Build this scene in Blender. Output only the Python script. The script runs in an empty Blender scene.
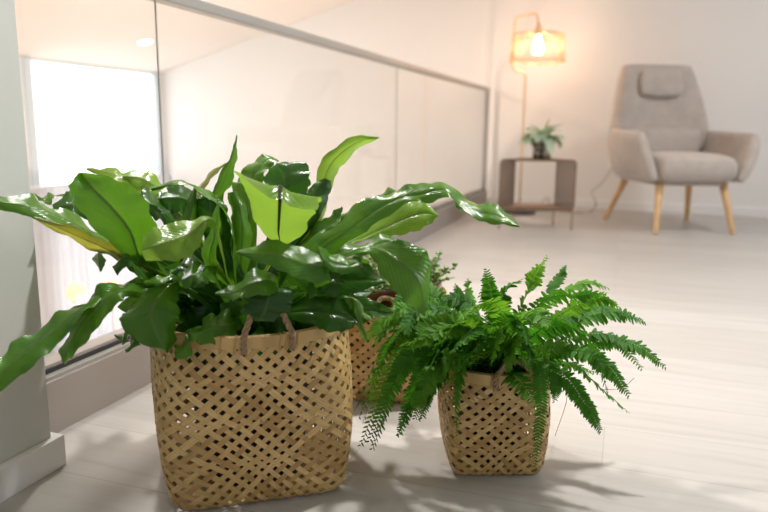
import bpy, bmesh, math, random
from mathutils import Vector, Matrix
random.seed(7)
C = bpy.context.scene.collection
S = bpy.context.scene
PI = math.pi
# ------------------------------------------------------------------ camera
F, H, PITCH, ROLL = 690.0, 0.65, math.atan(129/690), math.radians(0.6)
cd = bpy.data.cameras.new('camera'); cam = bpy.data.objects.new('camera', cd); C.objects.link(cam)
cd.sensor_width = 36; cd.lens = F/768*36; cd.clip_start = 0.02
cr, sr, cp, sp = math.cos(ROLL), math.sin(ROLL), math.cos(PITCH), math.sin(PITCH)
fw, X0, U0 = Vector((0, cp, -sp)), Vector((1, 0, 0)), Vector((0, sp, cp))
rt, up = cr*X0+sr*U0, -sr*X0+cr*U0
CAMP = Vector((0, 0, H))
cam.matrix_world = Matrix.Translation(CAMP) @ Matrix((rt, up, -fw)).transposed().to_4x4()
cd.dof.use_dof = True; cd.dof.focus_distance = 1.28; cd.dof.aperture_fstop = 2.8
S.camera = cam
def ray(x, y): return fw + rt*((x-384)/F) + up*((256-y)/F)
def at(x, y, Y):
    r = ray(x, y); return CAMP + r*(Y/r.y)
def floor_at(x, y, z=0.0):
    r = ray(x, y); return CAMP + r*((z-H)/r.z)
# ------------------------------------------------------------------ world, lights, exposure
S.view_settings.view_transform = 'Standard'; S.view_settings.look = 'None'
S.view_settings.exposure = 0.36; S.view_settings.gamma = 1.0
w = bpy.data.worlds.new('world'); S.world = w; w.use_nodes = True
w.node_tree.nodes['Background'].inputs[0].default_value = (0.95, 0.98, 1.0, 1)
w.node_tree.nodes['Background'].inputs[1].default_value = 0.38
def disc_light(name, loc, target, power, size, color, spread=140):
    l = bpy.data.lights.new(name, 'AREA'); l.shape = 'DISK'; l.size = size; l.energy = power; l.color = color
    l.spread = math.radians(spread)
    o = bpy.data.objects.new(name, l); C.objects.link(o); o.location = loc
    o.rotation_euler = (Vector(target)-Vector(loc)).to_track_quat('-Z', 'Y').to_euler(); return o
disc_light('ceiling_downlight_beam', (1.05, 2.0, 2.44), (0.5, 1.7, 0), 33, 0.13, (1, .965, .92))
disc_light('ceiling_downlight_beam', (-0.75, 2.35, 1.98), (0.1, 1.7, 0), 21, 0.13, (1, .965, .92))
disc_light('ceiling_downlight_beam', (0.15, 0.9, 2.42), (0.1, 1.1, 0), 11, 0.2, (1, .97, .93))
disc_light('ceiling_downlight_beam', (1.6, 3.4, 2.6), (1.6, 3.8, 0), 15, 0.2, (1, .99, .98))
disc_light('ceiling_downlight_beam', (3.0, 3.2, 2.7), (2.9, 3.8, 0), 16, 0.2, (.98, .99, 1))
disc_light('added_side_light', (3.9, 2.0, 1.6), (0.3, 2.0, .6), 19, 1.6, (.95, .98, 1), 150)  # large light added out of view on the right for leaf sheen
disc_light('void_downlight_beam', (-1.5, 4.6, 1.62), (-1.5, 5.4, -1), 25, 0.3, (1, .93, .86), 170)
disc_light('added_void_uplight', (-1.3, 4.6, -1.9), (-1.1, 4.4, 2), 64, 0.5, (1, .755, .585), 170)  # unseen light added to warm the void's ceiling and walls
# ------------------------------------------------------------------ node helpers
def mat(name): 
    m = bpy.data.materials.new(name); m.use_nodes = True
    nt = m.node_tree; return m, nt, nt.nodes['Principled BSDF']
def N(nt, t, **kw):
    n = nt.nodes.new(t)
    for k, v in kw.items():
        if k in n.inputs: n.inputs[k].default_value = v
        else: setattr(n, k, v)
    return n
def ramp(nt, stops):
    r = nt.nodes.new('ShaderNodeValToRGB'); e = r.color_ramp.elements
    while len(e) < len(stops): e.new(0.5)
    for el, (p, c) in zip(e, stops): el.position = p; el.color = (*c, 1)
    return r
def simple(name, col, rough=.5, metal=0, var=.06, scale=8, bump=0, bscale=200, **kw):
    m, nt, b = mat(name); L = nt.links.new
    tc = N(nt, 'ShaderNodeTexCoord'); no = N(nt, 'ShaderNodeTexNoise', Scale=scale, Detail=4.0)
    L(tc.outputs['Object'], no.inputs['Vector'])
    r = ramp(nt, [(.3, [c*(1-var) for c in col]), (.7, [min(1, c*(1+var)) for c in col])])
    L(no.outputs['Fac'], r.inputs['Fac']); L(r.outputs['Color'], b.inputs['Base Color'])
    b.inputs['Roughness'].default_value = rough; b.inputs['Metallic'].default_value = metal
    if bump:
        n2 = N(nt, 'ShaderNodeTexNoise', Scale=bscale, Detail=3.0); bp = N(nt, 'ShaderNodeBump', Strength=bump, Distance=.002)
        L(tc.outputs['Object'], n2.inputs['Vector']); L(n2.outputs['Fac'], bp.inputs['Height']); L(bp.outputs['Normal'], b.inputs['Normal'])
    for k, v in kw.items(): b.inputs[k.replace('_', ' ')].default_value = v
    return m
def emit(name, col, st):
    m, nt, b = mat(name); b.inputs['Base Color'].default_value = (*col, 1)
    b.inputs['Emission Color'].default_value = (*col, 1); b.inputs['Emission Strength'].default_value = st; return m
def leaf_mat(name, c1, c2, rib, trans, tcol, rough=.28, vein=.16, spec=.42):
    m, nt, b = mat(name); L = nt.links.new
    uv = N(nt, 'ShaderNodeUVMap'); sx = N(nt, 'ShaderNodeSeparateXYZ'); L(uv.outputs['UV'], sx.inputs[0])
    au = N(nt, 'ShaderNodeMath', operation='ABSOLUTE'); su = N(nt, 'ShaderNodeMath', operation='SUBTRACT'); su.inputs[1].default_value = .5
    L(sx.outputs[0], su.inputs[0]); L(su.outputs[0], au.inputs[0])
    tc = N(nt, 'ShaderNodeTexCoord'); no = N(nt, 'ShaderNodeTexNoise', Scale=14.0, Detail=3.0); L(tc.outputs['Object'], no.inputs['Vector'])
    r = ramp(nt, [(.32, c1), (.68, c2)]); L(no.outputs['Fac'], r.inputs['Fac'])
    rr = ramp(nt, [(.0, (1, 1, 1)), (.018, (1, 1, 1)), (.034, (0, 0, 0))]); L(au.outputs[0], rr.inputs['Fac'])
    mx = N(nt, 'ShaderNodeMix', data_type='RGBA'); mx.inputs['B'].default_value = (*rib, 1)
    L(rr.outputs['Color'], mx.inputs['Factor']); L(r.outputs['Color'], mx.inputs['A']); L(mx.outputs['Result'], b.inputs['Base Color'])
    # side veins raised off the midrib
    ma = N(nt, 'ShaderNodeMath', operation='MULTIPLY_ADD'); ma.inputs[1].default_value = -.45; L(au.outputs[0], ma.inputs[0]); L(sx.outputs[1], ma.inputs[2])
    mb = N(nt, 'ShaderNodeMath', operation='MULTIPLY'); mb.inputs[1].default_value = 150; L(ma.outputs[0], mb.inputs[0])
    sn = N(nt, 'ShaderNodeMath', operation='SINE'); L(mb.outputs[0], sn.inputs[0])
    bp = N(nt, 'ShaderNodeBump', Strength=vein, Distance=.0012); L(sn.outputs[0], bp.inputs['Height'])
    n2 = N(nt, 'ShaderNodeTexNoise', Scale=26.0, Detail=2.5); L(tc.outputs['Object'], n2.inputs['Vector'])
    b2 = N(nt, 'ShaderNodeBump', Strength=.4, Distance=.012); L(n2.outputs['Fac'], b2.inputs['Height']); L(bp.outputs['Normal'], b2.inputs['Normal'])
    L(b2.outputs['Normal'], b.inputs['Normal'])
    b.inputs['Roughness'].default_value = rough; b.inputs['Specular IOR Level'].default_value = spec
    tr = N(nt, 'ShaderNodeBsdfTranslucent'); m2 = N(nt, 'ShaderNodeMix', data_type='RGBA'); m2.inputs['A'].default_value = (*tcol, 1); m2.inputs['B'].default_value = (rib[0]*.3, rib[1]*.3, rib[2]*.3, 1)
    L(rr.outputs['Color'], m2.inputs['Factor']); L(m2.outputs['Result'], tr.inputs['Color'])
    ms = N(nt, 'ShaderNodeMixShader'); ms.inputs[0].default_value = trans
    L(b.outputs[0], ms.inputs[1]); L(tr.outputs[0], ms.inputs[2]); L(ms.outputs[0], nt.nodes['Material Output'].inputs['Surface'])
    return m
M = {}
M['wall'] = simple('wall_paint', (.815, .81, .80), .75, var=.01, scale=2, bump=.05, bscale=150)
M['pier'] = simple('pier_shaded_paint', (.64, .655, .62), .7, var=.01, scale=2, bump=.05, bscale=150)  # off-white wall with its grey-green shade put into the colour
M['ceiling'] = simple('ceiling_lamplit_paint', (.84, .79, .745), .8, var=.01, scale=2)  # peach warmth of the lamp light put into the ceiling colour
M['trim'] = simple('skirting_paint', (.83, .83, .82), .4, var=.01)
M['taupe'] = simple('taupe_lacquer', (.30, .265, .24), .5, var=.02, scale=3)
M['alu'] = simple('brushed_aluminium', (.40, .39, .37), .45, metal=.6, var=.03, scale=5)
M['joint'] = simple('grey_silicone', (.34, .31, .285), .4)
M['gasket'] = simple('black_rubber', (.02, .02, .02), .6)
M['frame'] = simple('pale_blue_window_frame', (.62, .70, .76), .5, var=.02)
M['gold'] = simple('brushed_brass', (.80, .56, .30), .5, metal=.45, var=.06)
M['black'] = simple('black_metal', (.015, .014, .013), .45)
M['bronze'] = simple('bronze_metal', (.21, .13, .078), .5, metal=.3, var=.15, scale=30)
M['oak'] = simple('oak_leg', (.66, .42, .20), .45, var=.12, scale=25)
M['plastic'] = simple('liner_pot_black', (.018, .017, .016), .5)  # kept black so the holes of the weave look dark
M['soil'] = simple('potting_soil', (.045, .028, .018), .95, var=.5, scale=120, bump=.8, bscale=120)
M['brownpot'] = simple('brown_glazed_ceramic', (.13, .045, .022), .15, var=.2, scale=10)
M['cord'] = simple('grey_cord', (.42, .40, .38), .5)
M['white'] = simple('white_plastic', (.85, .85, .84), .35)
M['rope'] = simple('twisted_bamboo_rope', (.34, .23, .12), .7, var=.3, scale=160, bump=.3)
M['twig'] = simple('dry_twig', (.30, .22, .13), .8)
M['curtain'] = simple('sheer_white_curtain', (.86, .85, .86), .8, var=.01)
def sheer(m):
    nt = m.node_tree; b = nt.nodes['Principled BSDF']; t = N(nt, 'ShaderNodeBsdfTranslucent'); t.inputs[0].default_value = (.9, .9, .92, 1); x = N(nt, 'ShaderNodeMixShader'); x.inputs[0].default_value = .6
    nt.links.new(b.outputs[0], x.inputs[1]); nt.links.new(t.outputs[0], x.inputs[2]); nt.links.new(x.outputs[0], nt.nodes['Material Output'].inputs['Surface'])
sheer(M['curtain'])
M['blind'] = emit('daylit_roller_blind', (.96, .98, 1.0), 1.25)
M['bulb'] = emit('warm_filament_bulb', (1.0, .61, .36), 115)
M['globe'] = emit('warm_glow_globe', (1.0, .50, .30), 1.3)
M['spot'] = emit('downlight_diffuser', (1.0, .97, .92), 14)
# chair fabric
def fabric():
    m = simple('grey_beige_velvet', (.465, .405, .36), .85, var=.08, scale=14, bump=.25, bscale=400)
    b = m.node_tree.nodes['Principled BSDF']; b.inputs['Sheen Weight'].default_value = .35; b.inputs['Sheen Roughness'].default_value = .5; return m
M['fabric'] = fabric()
# glass: clear pane that mirrors more at grazing angles
def glass():
    m, nt, b = mat('clear_glass'); nt.nodes.remove(b); L = nt.links.new
    f = N(nt, 'ShaderNodeFresnel'); ge = N(nt, 'ShaderNodeNewGeometry'); ix = N(nt, 'ShaderNodeMix'); ix.inputs['A'].default_value = 1.42; ix.inputs['B'].default_value = 1/1.42; L(ge.outputs['Backfacing'], ix.inputs['Factor']); L(ix.outputs['Result'], f.inputs['IOR']); t = N(nt, 'ShaderNodeBsdfTransparent'); t.inputs[0].default_value = (.97, .975, .97, 1)
    g = N(nt, 'ShaderNodeBsdfGlossy', Roughness=.01); x = N(nt, 'ShaderNodeMixShader')
    L(f.outputs[0], x.inputs[0]); L(t.outputs[0], x.inputs[1]); L(g.outputs[0], x.inputs[2]); L(x.outputs[0], nt.nodes['Material Output'].inputs['Surface']); return m
M['glass'] = glass()
# floor: pale oak planks
G = Vector((.325, .9457, 0)).normalized()            # along the glass
NP = Vector((G.y, -G.x, 0))                          # across, into the room
def planks():
    m, nt, b = mat('pale_oak_planks'); L = nt.links.new
    tc = N(nt, 'ShaderNodeTexCoord'); mp = N(nt, 'ShaderNodeMapping'); mp.inputs['Rotation'].default_value = (0, 0, math.atan2(G.x, G.y)); L(tc.outputs['Object'], mp.inputs['Vector'])
    br = N(nt, 'ShaderNodeTexBrick', Scale=1.0); br.offset = .37; br.offset_frequency = 2
    br.inputs['Brick Width'].default_value = 1.28; br.inputs['Row Height'].default_value = .19; br.inputs['Mortar Size'].default_value = .0012; br.inputs['Mortar Smooth'].default_value = .2; br.inputs['Bias'].default_value = 0
    br.inputs['Color1'].default_value = (.415, .395, .372, 1); br.inputs['Color2'].default_value = (.46, .442, .42, 1); br.inputs['Mortar'].default_value = (.34, .315, .29, 1)
    L(mp.outputs[0], br.inputs['Vector'])
    m2 = N(nt, 'ShaderNodeMapping'); m2.inputs['Scale'].default_value = (1.3, 16, 1); L(mp.outputs[0], m2.inputs['Vector'])
    no = N(nt, 'ShaderNodeTexNoise', Scale=1.6, Detail=6.0, Roughness=.6, Distortion=.6); L(m2.outputs[0], no.inputs['Vector'])
    r = ramp(nt, [(.28, (.86, .845, .83)), (.5, (.98, .975, .97)), (.75, (1.05, 1.05, 1.045))]); L(no.outputs['Fac'], r.inputs['Fac'])
    mx = N(nt, 'ShaderNodeMix', data_type='RGBA', blend_type='MULTIPLY'); mx.inputs['Factor'].default_value = 1
    L(br.outputs['Color'], mx.inputs['A']); L(r.outputs['Color'], mx.inputs['B']); L(mx.outputs['Result'], b.inputs['Base Color'])
    b.inputs['Roughness'].default_value = .38; b.inputs['Specular IOR Level'].default_value = .45
    bp = N(nt, 'ShaderNodeBump', Strength=.12, Distance=.002); L(no.outputs['Fac'], bp.inputs['Height']); L(bp.outputs['Normal'], b.inputs['Normal'])
    return m
M['floor'] = planks()
# bamboo strips: each strip its own tone, grain along its length
def bamboo(name, tint):
    m, nt, b = mat(name); L = nt.links.new
    ge = N(nt, 'ShaderNodeNewGeometry'); r = ramp(nt, [(0, (.46*tint[0], .295*tint[1], .125*tint[2])), (.5, (.60*tint[0], .42*tint[1], .19*tint[2])), (1, (.74*tint[0], .55*tint[1], .28*tint[2]))]); L(ge.outputs['Random Per Island'], r.inputs['Fac'])
    uv = N(nt, 'ShaderNodeUVMap'); mp = N(nt, 'ShaderNodeMapping'); mp.inputs['Scale'].default_value = (9, 45, 1); L(uv.outputs['UV'], mp.inputs['Vector'])
    no = N(nt, 'ShaderNodeTexNoise', Scale=1.0, Detail=3.0); ad = N(nt, 'ShaderNodeVectorMath', operation='ADD'); L(mp.outputs[0], ad.inputs[0])
    cm = N(nt, 'ShaderNodeCombineXYZ'); mu = N(nt, 'ShaderNodeMath', operation='MULTIPLY'); mu.inputs[1].default_value = 100; L(ge.outputs['Random Per Island'], mu.inputs[0]); L(mu.outputs[0], cm.inputs[2]); L(cm.outputs[0], ad.inputs[1]); L(ad.outputs[0], no.inputs['Vector'])
    r2 = ramp(nt, [(.3, (.72, .68, .62)), (.6, (1.05, 1.05, 1.05))]); L(no.outputs['Fac'], r2.inputs['Fac'])
    mx = N(nt, 'ShaderNodeMix', data_type='RGBA', blend_type='MULTIPLY'); mx.inputs['Factor'].default_value = 1
    L(r.outputs['Color'], mx.inputs['A']); L(r2.outputs['Color'], mx.inputs['B']); L(mx.outputs['Result'], b.inputs['Base Color'])
    b.inputs['Roughness'].default_value = .42; return m
M['bamboo'] = bamboo('split_bamboo', (1, .95, .82))
M['bamboo_warm'] = bamboo('split_bamboo_reddish', (.95, .90, .86))
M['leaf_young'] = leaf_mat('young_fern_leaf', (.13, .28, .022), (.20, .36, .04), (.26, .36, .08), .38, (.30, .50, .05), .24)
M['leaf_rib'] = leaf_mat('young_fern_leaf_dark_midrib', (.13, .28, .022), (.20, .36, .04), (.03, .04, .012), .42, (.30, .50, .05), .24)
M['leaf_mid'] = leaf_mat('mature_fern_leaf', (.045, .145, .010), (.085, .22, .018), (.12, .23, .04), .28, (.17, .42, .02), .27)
M['leaf_old_shaded'] = leaf_mat('deep_green_fern_leaf', (.018, .075, .008), (.036, .12, .014), (.08, .15, .035), .2, (.09, .30, .015), .27)  # older leaf green, with part of the shade put into the colour
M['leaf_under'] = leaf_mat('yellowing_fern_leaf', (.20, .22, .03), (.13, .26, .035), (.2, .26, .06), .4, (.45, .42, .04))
M['pinna'] = leaf_mat('sword_fern_pinnae', (.028, .125, .008), (.06, .20, .014), (.06, .15, .02), .28, (.11, .42, .015), .5, .2, .22)
M['pinna_new'] = leaf_mat('fresh_sword_fern_pinnae', (.07, .22, .014), (.12, .31, .024), (.10, .22, .03), .34, (.24, .55, .03), .5, .2, .22)
M['jade'] = leaf_mat('variegated_small_leaf', (.09, .24, .04), (.42, .54, .22), (.2, .34, .08), .3, (.3, .5, .08), .35, .1)
M['sage'] = leaf_mat('pale_sage_leaf', (.60, .75, .54), (.76, .86, .68), (.78, .86, .76), .45, (.3, .45, .25), .5, .2)
# ------------------------------------------------------------------ object helpers
def new_obj(name, verts, faces, m, parent=None, smooth=True, uvs=None):
    me = bpy.data.meshes.new(name); me.from_pydata([tuple(v) for v in verts], [], faces); me.update()
    if smooth: me.polygons.foreach_set('use_smooth', [True]*len(me.polygons))
    if uvs:
        ul = me.uv_layers.new(name='UVMap')
        for lp in me.loops: ul.data[lp.index].uv = uvs[lp.vertex_index]
    me.materials.append(m)
    o = bpy.data.objects.new(name, me); C.objects.link(o)
    if parent: o.parent = parent; o.matrix_parent_inverse = Matrix.Identity(4)
    return o
def tag(o, label, cat, group=None):
    o['label'] = label; o['category'] = cat
    if group: o['group'] = group
    return o
def thing(name, label, cat, loc=(0, 0, 0), rz=0, group=None):
    o = bpy.data.objects.new(name, None); C.objects.link(o); o.location = loc; o.rotation_euler = (0, 0, rz); o.empty_display_size = .1
    return tag(o, label, cat, group)
def bevel(o, wd=.004, seg=2):
    b = o.modifiers.new('bevel', 'BEVEL'); b.width = wd; b.segments = seg; b.limit_method = 'ANGLE'; return o
class MB:
    def __init__(s): s.v, s.f, s.uv = [], [], []
    def add(s, vs, fs, uv=None):
        b = len(s.v); s.v += [Vector(v) for v in vs]; s.f += [tuple(i+b for i in f) for f in fs]; s.uv += uv or [(0, 0)]*len(vs)
    def box(s, c, sx, sy, sz, R=None):
        R = R or Matrix.Identity(3); c = Vector(c)
        vs = [c + R @ Vector((i*sx/2, j*sy/2, k*sz/2)) for i in (-1, 1) for j in (-1, 1) for k in (-1, 1)]
        s.add(vs, [(0, 1, 3, 2), (4, 6, 7, 5), (0, 4, 5, 1), (2, 3, 7, 6), (0, 2, 6, 4), (1, 5, 7, 3)])
    def prism(s, base, z0, z1):      # base: ccw xy polygon
        n = len(base); vs = [(p[0], p[1], z0) for p in base]+[(p[0], p[1], z1) for p in base]
        s.add(vs, [tuple(range(n-1, -1, -1)), tuple(range(n, 2*n))]+[(i, (i+1) % n, n+(i+1) % n, n+i) for i in range(n)])
    def tube(s, pts, r, seg=8, closed=False, cap=True):
        pts = [Vector(p) for p in pts]; n = len(pts); rs = r if isinstance(r, (list, tuple)) else [r]*n
        ref = None; vs = []
        for i, p in enumerate(pts):
            a = pts[(i-1) % n] if closed or i else p; b = pts[(i+1) % n] if closed or i < n-1 else p
            t = (b-a).normalized()
            if ref is None: ref = t.orthogonal().normalized()
            ref = (ref - t*ref.dot(t)).normalized(); q = t.cross(ref)
            vs += [p + (ref*math.cos(2*PI*k/seg)+q*math.sin(2*PI*k/seg))*rs[i] for k in range(seg)]
        fs = [(i*seg+k, i*seg+(k+1) % seg, ((i+1) % n)*seg+(k+1) % seg, ((i+1) % n)*seg+k) for i in range(n if closed else n-1) for k in range(seg)]
        if cap and not closed: fs += [tuple(range(seg-1, -1, -1)), tuple(range((n-1)*seg, n*seg))]
        s.add(vs, fs)
    def lathe(s, prof, seg=32, c=(0, 0, 0), cap=True):
        n = len(prof); c = Vector(c); vs = []
        for r, z in prof: vs += [c+Vector((r*math.cos(2*PI*k/seg), r*math.sin(2*PI*k/seg), z)) for k in range(seg)]
        fs = [(i*seg+k, i*seg+(k+1) % seg, (i+1)*seg+(k+1) % seg, (i+1)*seg+k) for i in range(n-1) for k in range(seg)]
        if cap and prof[0][0] > 1e-6: fs.append(tuple(range(seg-1, -1, -1)))
        if cap and prof[-1][0] > 1e-6: fs.append(tuple(range((n-1)*seg, n*seg)))
        s.add(vs, fs)
    def build(s, name, m, parent=None, smooth=True, uv=False): return new_obj(name, s.v, s.f, m, parent, smooth, s.uv if uv else None)
def structure(name, mb, m, bev=0):
    o = mb.build(name, m, None, False); o['kind'] = 'structure'
    if bev: bevel(o, bev)
    return o
def spline(P, n):
    P = [Vector(p) for p in P]; m = len(P)-1; out = []
    for i in range(n+1):
        t = i/n*m; k = min(int(t), m-1); f = t-k
        p0 = P[k-1] if k else P[0]*2-P[1]; p1 = P[k]; p2 = P[k+1]; p3 = P[k+2] if k+2 <= m else P[m]*2-P[m-1]
        out.append(.5*((2*p1)+(p2-p0)*f+(2*p0-5*p1+4*p2-p3)*f*f+(3*p1-p0-3*p2+p3)*f**3))
    return out
# ------------------------------------------------------------------ the room
def quadbase(p, q, off):             # wall footprint from p to q, thickened by vector off
    p, q = Vector(p), Vector(q); return [p, q, q+off, p+off]
LOW = -2.7
mb = MB()
g0 = floor_at(151, 383)                               # room-side foot of the glass kerb
def gl(t): return g0 + G*t                            # point along the kerb's room-side foot
YEND = 5.99
tend = (YEND-g0.y)/G.y
WD = Vector((.914, -.407, 0)).normalized(); WN = Vector((WD.y, -WD.x, 0))      # back wall direction / normal to the camera
W0 = Vector((1.06, 6.02, 0))
def wl(t): return W0 + WD*t
CORN = W0 - WD*3.8                                    # far corner of the void
A = gl(-5); B = gl(tend+.15)
mb.prism([A, A+NP*9, B+NP*9, B], -.3, 0); structure('floor', mb, M['floor'])
mb = MB(); mb.prism([CORN-NP*.4+G*1, CORN-NP*.4-G*12, CORN+NP*5.5-G*12, CORN+NP*5.5+G*1], LOW-.1, LOW); structure('floor_lower', mb, M['floor'])
# back wall of the room, then the back wall of the void set slightly further back
mb = MB(); mb.prism([wl(-.17), wl(4.5), wl(4.5)-WN*.15, wl(-.17)-WN*.15], -.3, 4.2); structure('wall_back', mb, M['wall'])
mb = MB(); V = -WN*.035; mb.prism([CORN-WD*.2+V, wl(-.17)+V, wl(-.17)+V*3, CORN-WD*.2+V*3], LOW, 3.2); structure('wall_void', mb, M['wall'])
mb = MB(); bt = WN*.014
mb.prism([wl(-.155), wl(4.4), wl(4.4)+bt, wl(-.155)+bt], 0, .075); structure('baseboard_back', mb, M['trim'], .003)
# sloping ceiling
def ceil_z(p): return 1.19 + .2625*NP.dot(Vector((p[0], p[1], 0))-CORN)
cps = [CORN-NP*.3+G*2, CORN-NP*.3-G*13, CORN+NP*8.5-G*13, CORN+NP*8.5+G*2]
mb = MB(); v0 = [(p.x, p.y, ceil_z(p)) for p in cps]; mb.add(v0+[(a, b, c+.15) for a, b, c in v0], [(0, 1, 2, 3), (7, 6, 5, 4), (0, 4, 5, 1), (1, 5, 6, 2), (2, 6, 7, 3), (3, 7, 4, 0)])
structure('ceiling', mb, M['ceiling'])
# wall with the tall window, parallel to the glass
def ww(t, d=0): return CORN - G*t + NP*d
mb = MB()
mb.prism([ww(-.2), ww(.04), ww(.04, -.15), ww(-.2, -.15)], LOW, 1.25); mb.prism([ww(1.80), ww(9), ww(9, -.15), ww(1.80, -.15)], LOW, 1.25); mb.prism([ww(.04), ww(1.80), ww(1.80, -.15), ww(.04, -.15)], 1.185, 1.25)
structure('wall_window', mb, M['wall'])
mb = MB()
for a, b in ((.04, .10), (1.72, 1.80)): mb.prism([ww(a, .02), ww(b, .02), ww(b, -.06), ww(a, -.06)], LOW, 1.185)
mb.prism([ww(.10, .0), ww(1.72, .0), ww(1.72, -.06), ww(.10, -.06)], 1.165, 1.185)
wf = structure('window_1', mb, M['frame'])
mb = MB(); mb.prism([ww(.10, -.03), ww(1.72, -.03), ww(1.72, -.045), ww(.10, -.045)], LOW, 1.165); mb.build('roller_blind', M['blind'], wf, False)
# sheer curtain in front of the lower half
mb = MB(); vs = []; fs = []; uvn = 160
for i in range(uvn+1):
    t = .05+2.0*i/uvn
    for z in (.12, LOW+.03): p = ww(t, .13+.018*math.sin(i*.9)+.007*math.sin(i*2.3)); vs.append((p.x, p.y, z))
fs = [(2*i, 2*i+2, 2*i+3, 2*i+1) for i in range(uvn)]
o = new_obj('curtain', vs, fs, M['curtain']); tag(o, 'sheer white pleated curtain hanging across the lower part of the tall window', 'curtain')
sm = o.modifiers.new('solid', 'SOLIDIFY'); sm.thickness = .002
mb = MB(); mb.tube([ww(.1, .13)+Vector((0, 0, .125)), ww(2.12, .13)+Vector((0, 0, .125))], .008); mb.build('curtain_rod', M['white'], o)
# side wall end (pier) on the left with its skirting
pc = floor_at(67, 464); pe = floor_at(50, 426, .062)
off = (pc-pe).dot(NP)
pier_end = pc - G*.018
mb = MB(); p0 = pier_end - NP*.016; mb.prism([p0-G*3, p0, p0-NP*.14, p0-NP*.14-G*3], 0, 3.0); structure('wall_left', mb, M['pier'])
mb = MB(); mb.prism([pc-G*3, pc, pc-NP*.19, pc-NP*.19-G*.0175, p0-G*.0005+NP*.0005, p0-G*3+NP*.0005], 0, .062); structure('baseboard_left', mb, M['trim'], .002)
# ------------------------------------------------------------------ glass balustrade
bal = thing('glass_balustrade', 'frameless glass balustrade with grey handrail and taupe kerb along the floor edge', 'balustrade', gl(2))
inv = Vector(bal.location)
def P2(t, d): return gl(t)+NP*d-inv
t0 = -.9
mb = MB(); mb.prism([P2(t0, -.13), P2(t0, 0), P2(tend, 0), P2(tend, -.13)], -.3, .118); bevel(mb.build('kerb', M['taupe'], bal, False), .003)
mb = MB(); mb.prism([P2(t0, -.022), P2(t0, -.004), P2(tend, -.004), P2(tend, -.022)], .118, .126); mb.prism([P2(t0, -.06), P2(t0, -.042), P2(tend, -.042), P2(tend, -.06)], .118, .128); mb.build('glazing_channel', M['alu'], bal, False)
mb = MB(); mb.prism([P2(t0, -.0415), P2(t0, -.0225), P2(tend, -.0225), P2(tend, -.0415)], .119, .136); mb.build('gasket', M['gasket'], bal, False)  # rubber strip, raised to stand for the dark reflection along the glass foot
def t_of_px(px, py, d=-.032):        # where a sight line meets the glass plane
    r = ray(px, py); q = gl(0)+NP*d; k = (q-CAMP).dot(NP)/r.dot(NP); return (CAMP+r*k-q).dot(G)
js = [t0, t_of_px(158, 60), t_of_px(396.5, 120), tend]
for a, b in zip(js, js[1:]):
    mb = MB(); mb.prism([P2(a+.0013, -.038), P2(a+.0013, -.026), P2(b-.0013, -.026), P2(b-.0013, -.038)], .1365, .955); mb.build('glass_pane', M['glass'], bal, False)
for a in js[1:-1]:
    mb = MB(); mb.prism([P2(a-.0012, -.034), P2(a-.0012, -.031), P2(a+.0012, -.031), P2(a+.0012, -.034)], .1365, .955); mb.build('glass_joint', M['joint'], bal, False)
mb = MB(); mb.prism([P2(t0, -.053), P2(t0, -.011), P2(tend, -.011), P2(tend, -.053)], .955, .985); bevel(mb.build('handrail', M['alu'], bal, False), .004)
mb = MB(); mb.prism([P2(tend, -.05), P2(tend, -.014), P2(tend+.012, -.014), P2(tend+.012, -.05)], .118, .985); mb.build('end_post', M['alu'], bal, False)
# ------------------------------------------------------------------ recessed downlight seen through the glass
r = ray(145, 42); k = (1.19 + .2625*(-NP.dot(CORN)) - H)/(r.z-.2625*NP.dot(r)) if False else None
lo, hi = 1.0, 12.0
for _ in range(60):
    md = (lo+hi)/2; p = CAMP+r*md
    if p.z < ceil_z(p): lo = md
    else: hi = md
dl = thing('recessed_downlight', 'small round glowing downlight recessed in the sloping ceiling beyond the glass', 'ceiling light', CAMP+r*(lo))
dl.rotation_euler = (Vector((0, 0, 1)) - NP*.2625).normalized().to_track_quat('Z', 'Y').to_euler()
mb = MB(); mb.lathe([(.055, -.004), (.07, -.006), (.073, 0), (.055, 0)], 28, cap=False); mb.build('trim_ring', M['white'], dl)
mb = MB(); mb.lathe([(0, -.003), (.055, -.003)], 28); mb.build('diffuser', M['spot'], dl)
# warm glows beyond the glass, built as globes on invented stands
for px, py, Y, lab in ((76, 292, 4.6, 'warm glow beyond the glass, shown as a globe, nearest the wall at the left edge'), (113, 290, 4.1, 'warm glow beyond the glass, shown as a globe, partly hidden by fern leaves')):
    p = at(px, py, Y); gp = thing('glow_globe', lab, 'lamp', (p.x, p.y, LOW), 0, 'warm glows beyond the glass'); hh = p.z-LOW
    mb = MB(); mb.lathe([(0, 0), (.13, 0), (.13, .02), (.012, .03), (.010, hh-.08), (.03, hh-.07), (.03, hh-.05), (0, hh-.05)], 24); mb.build('stand', M['white'], gp)
    mb = MB(); mb.lathe([(.065*math.sin(PI*i/12), hh-.065*math.cos(PI*i/12)) for i in range(13)], 24); mb.build('globe', M['globe'], gp)
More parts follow.
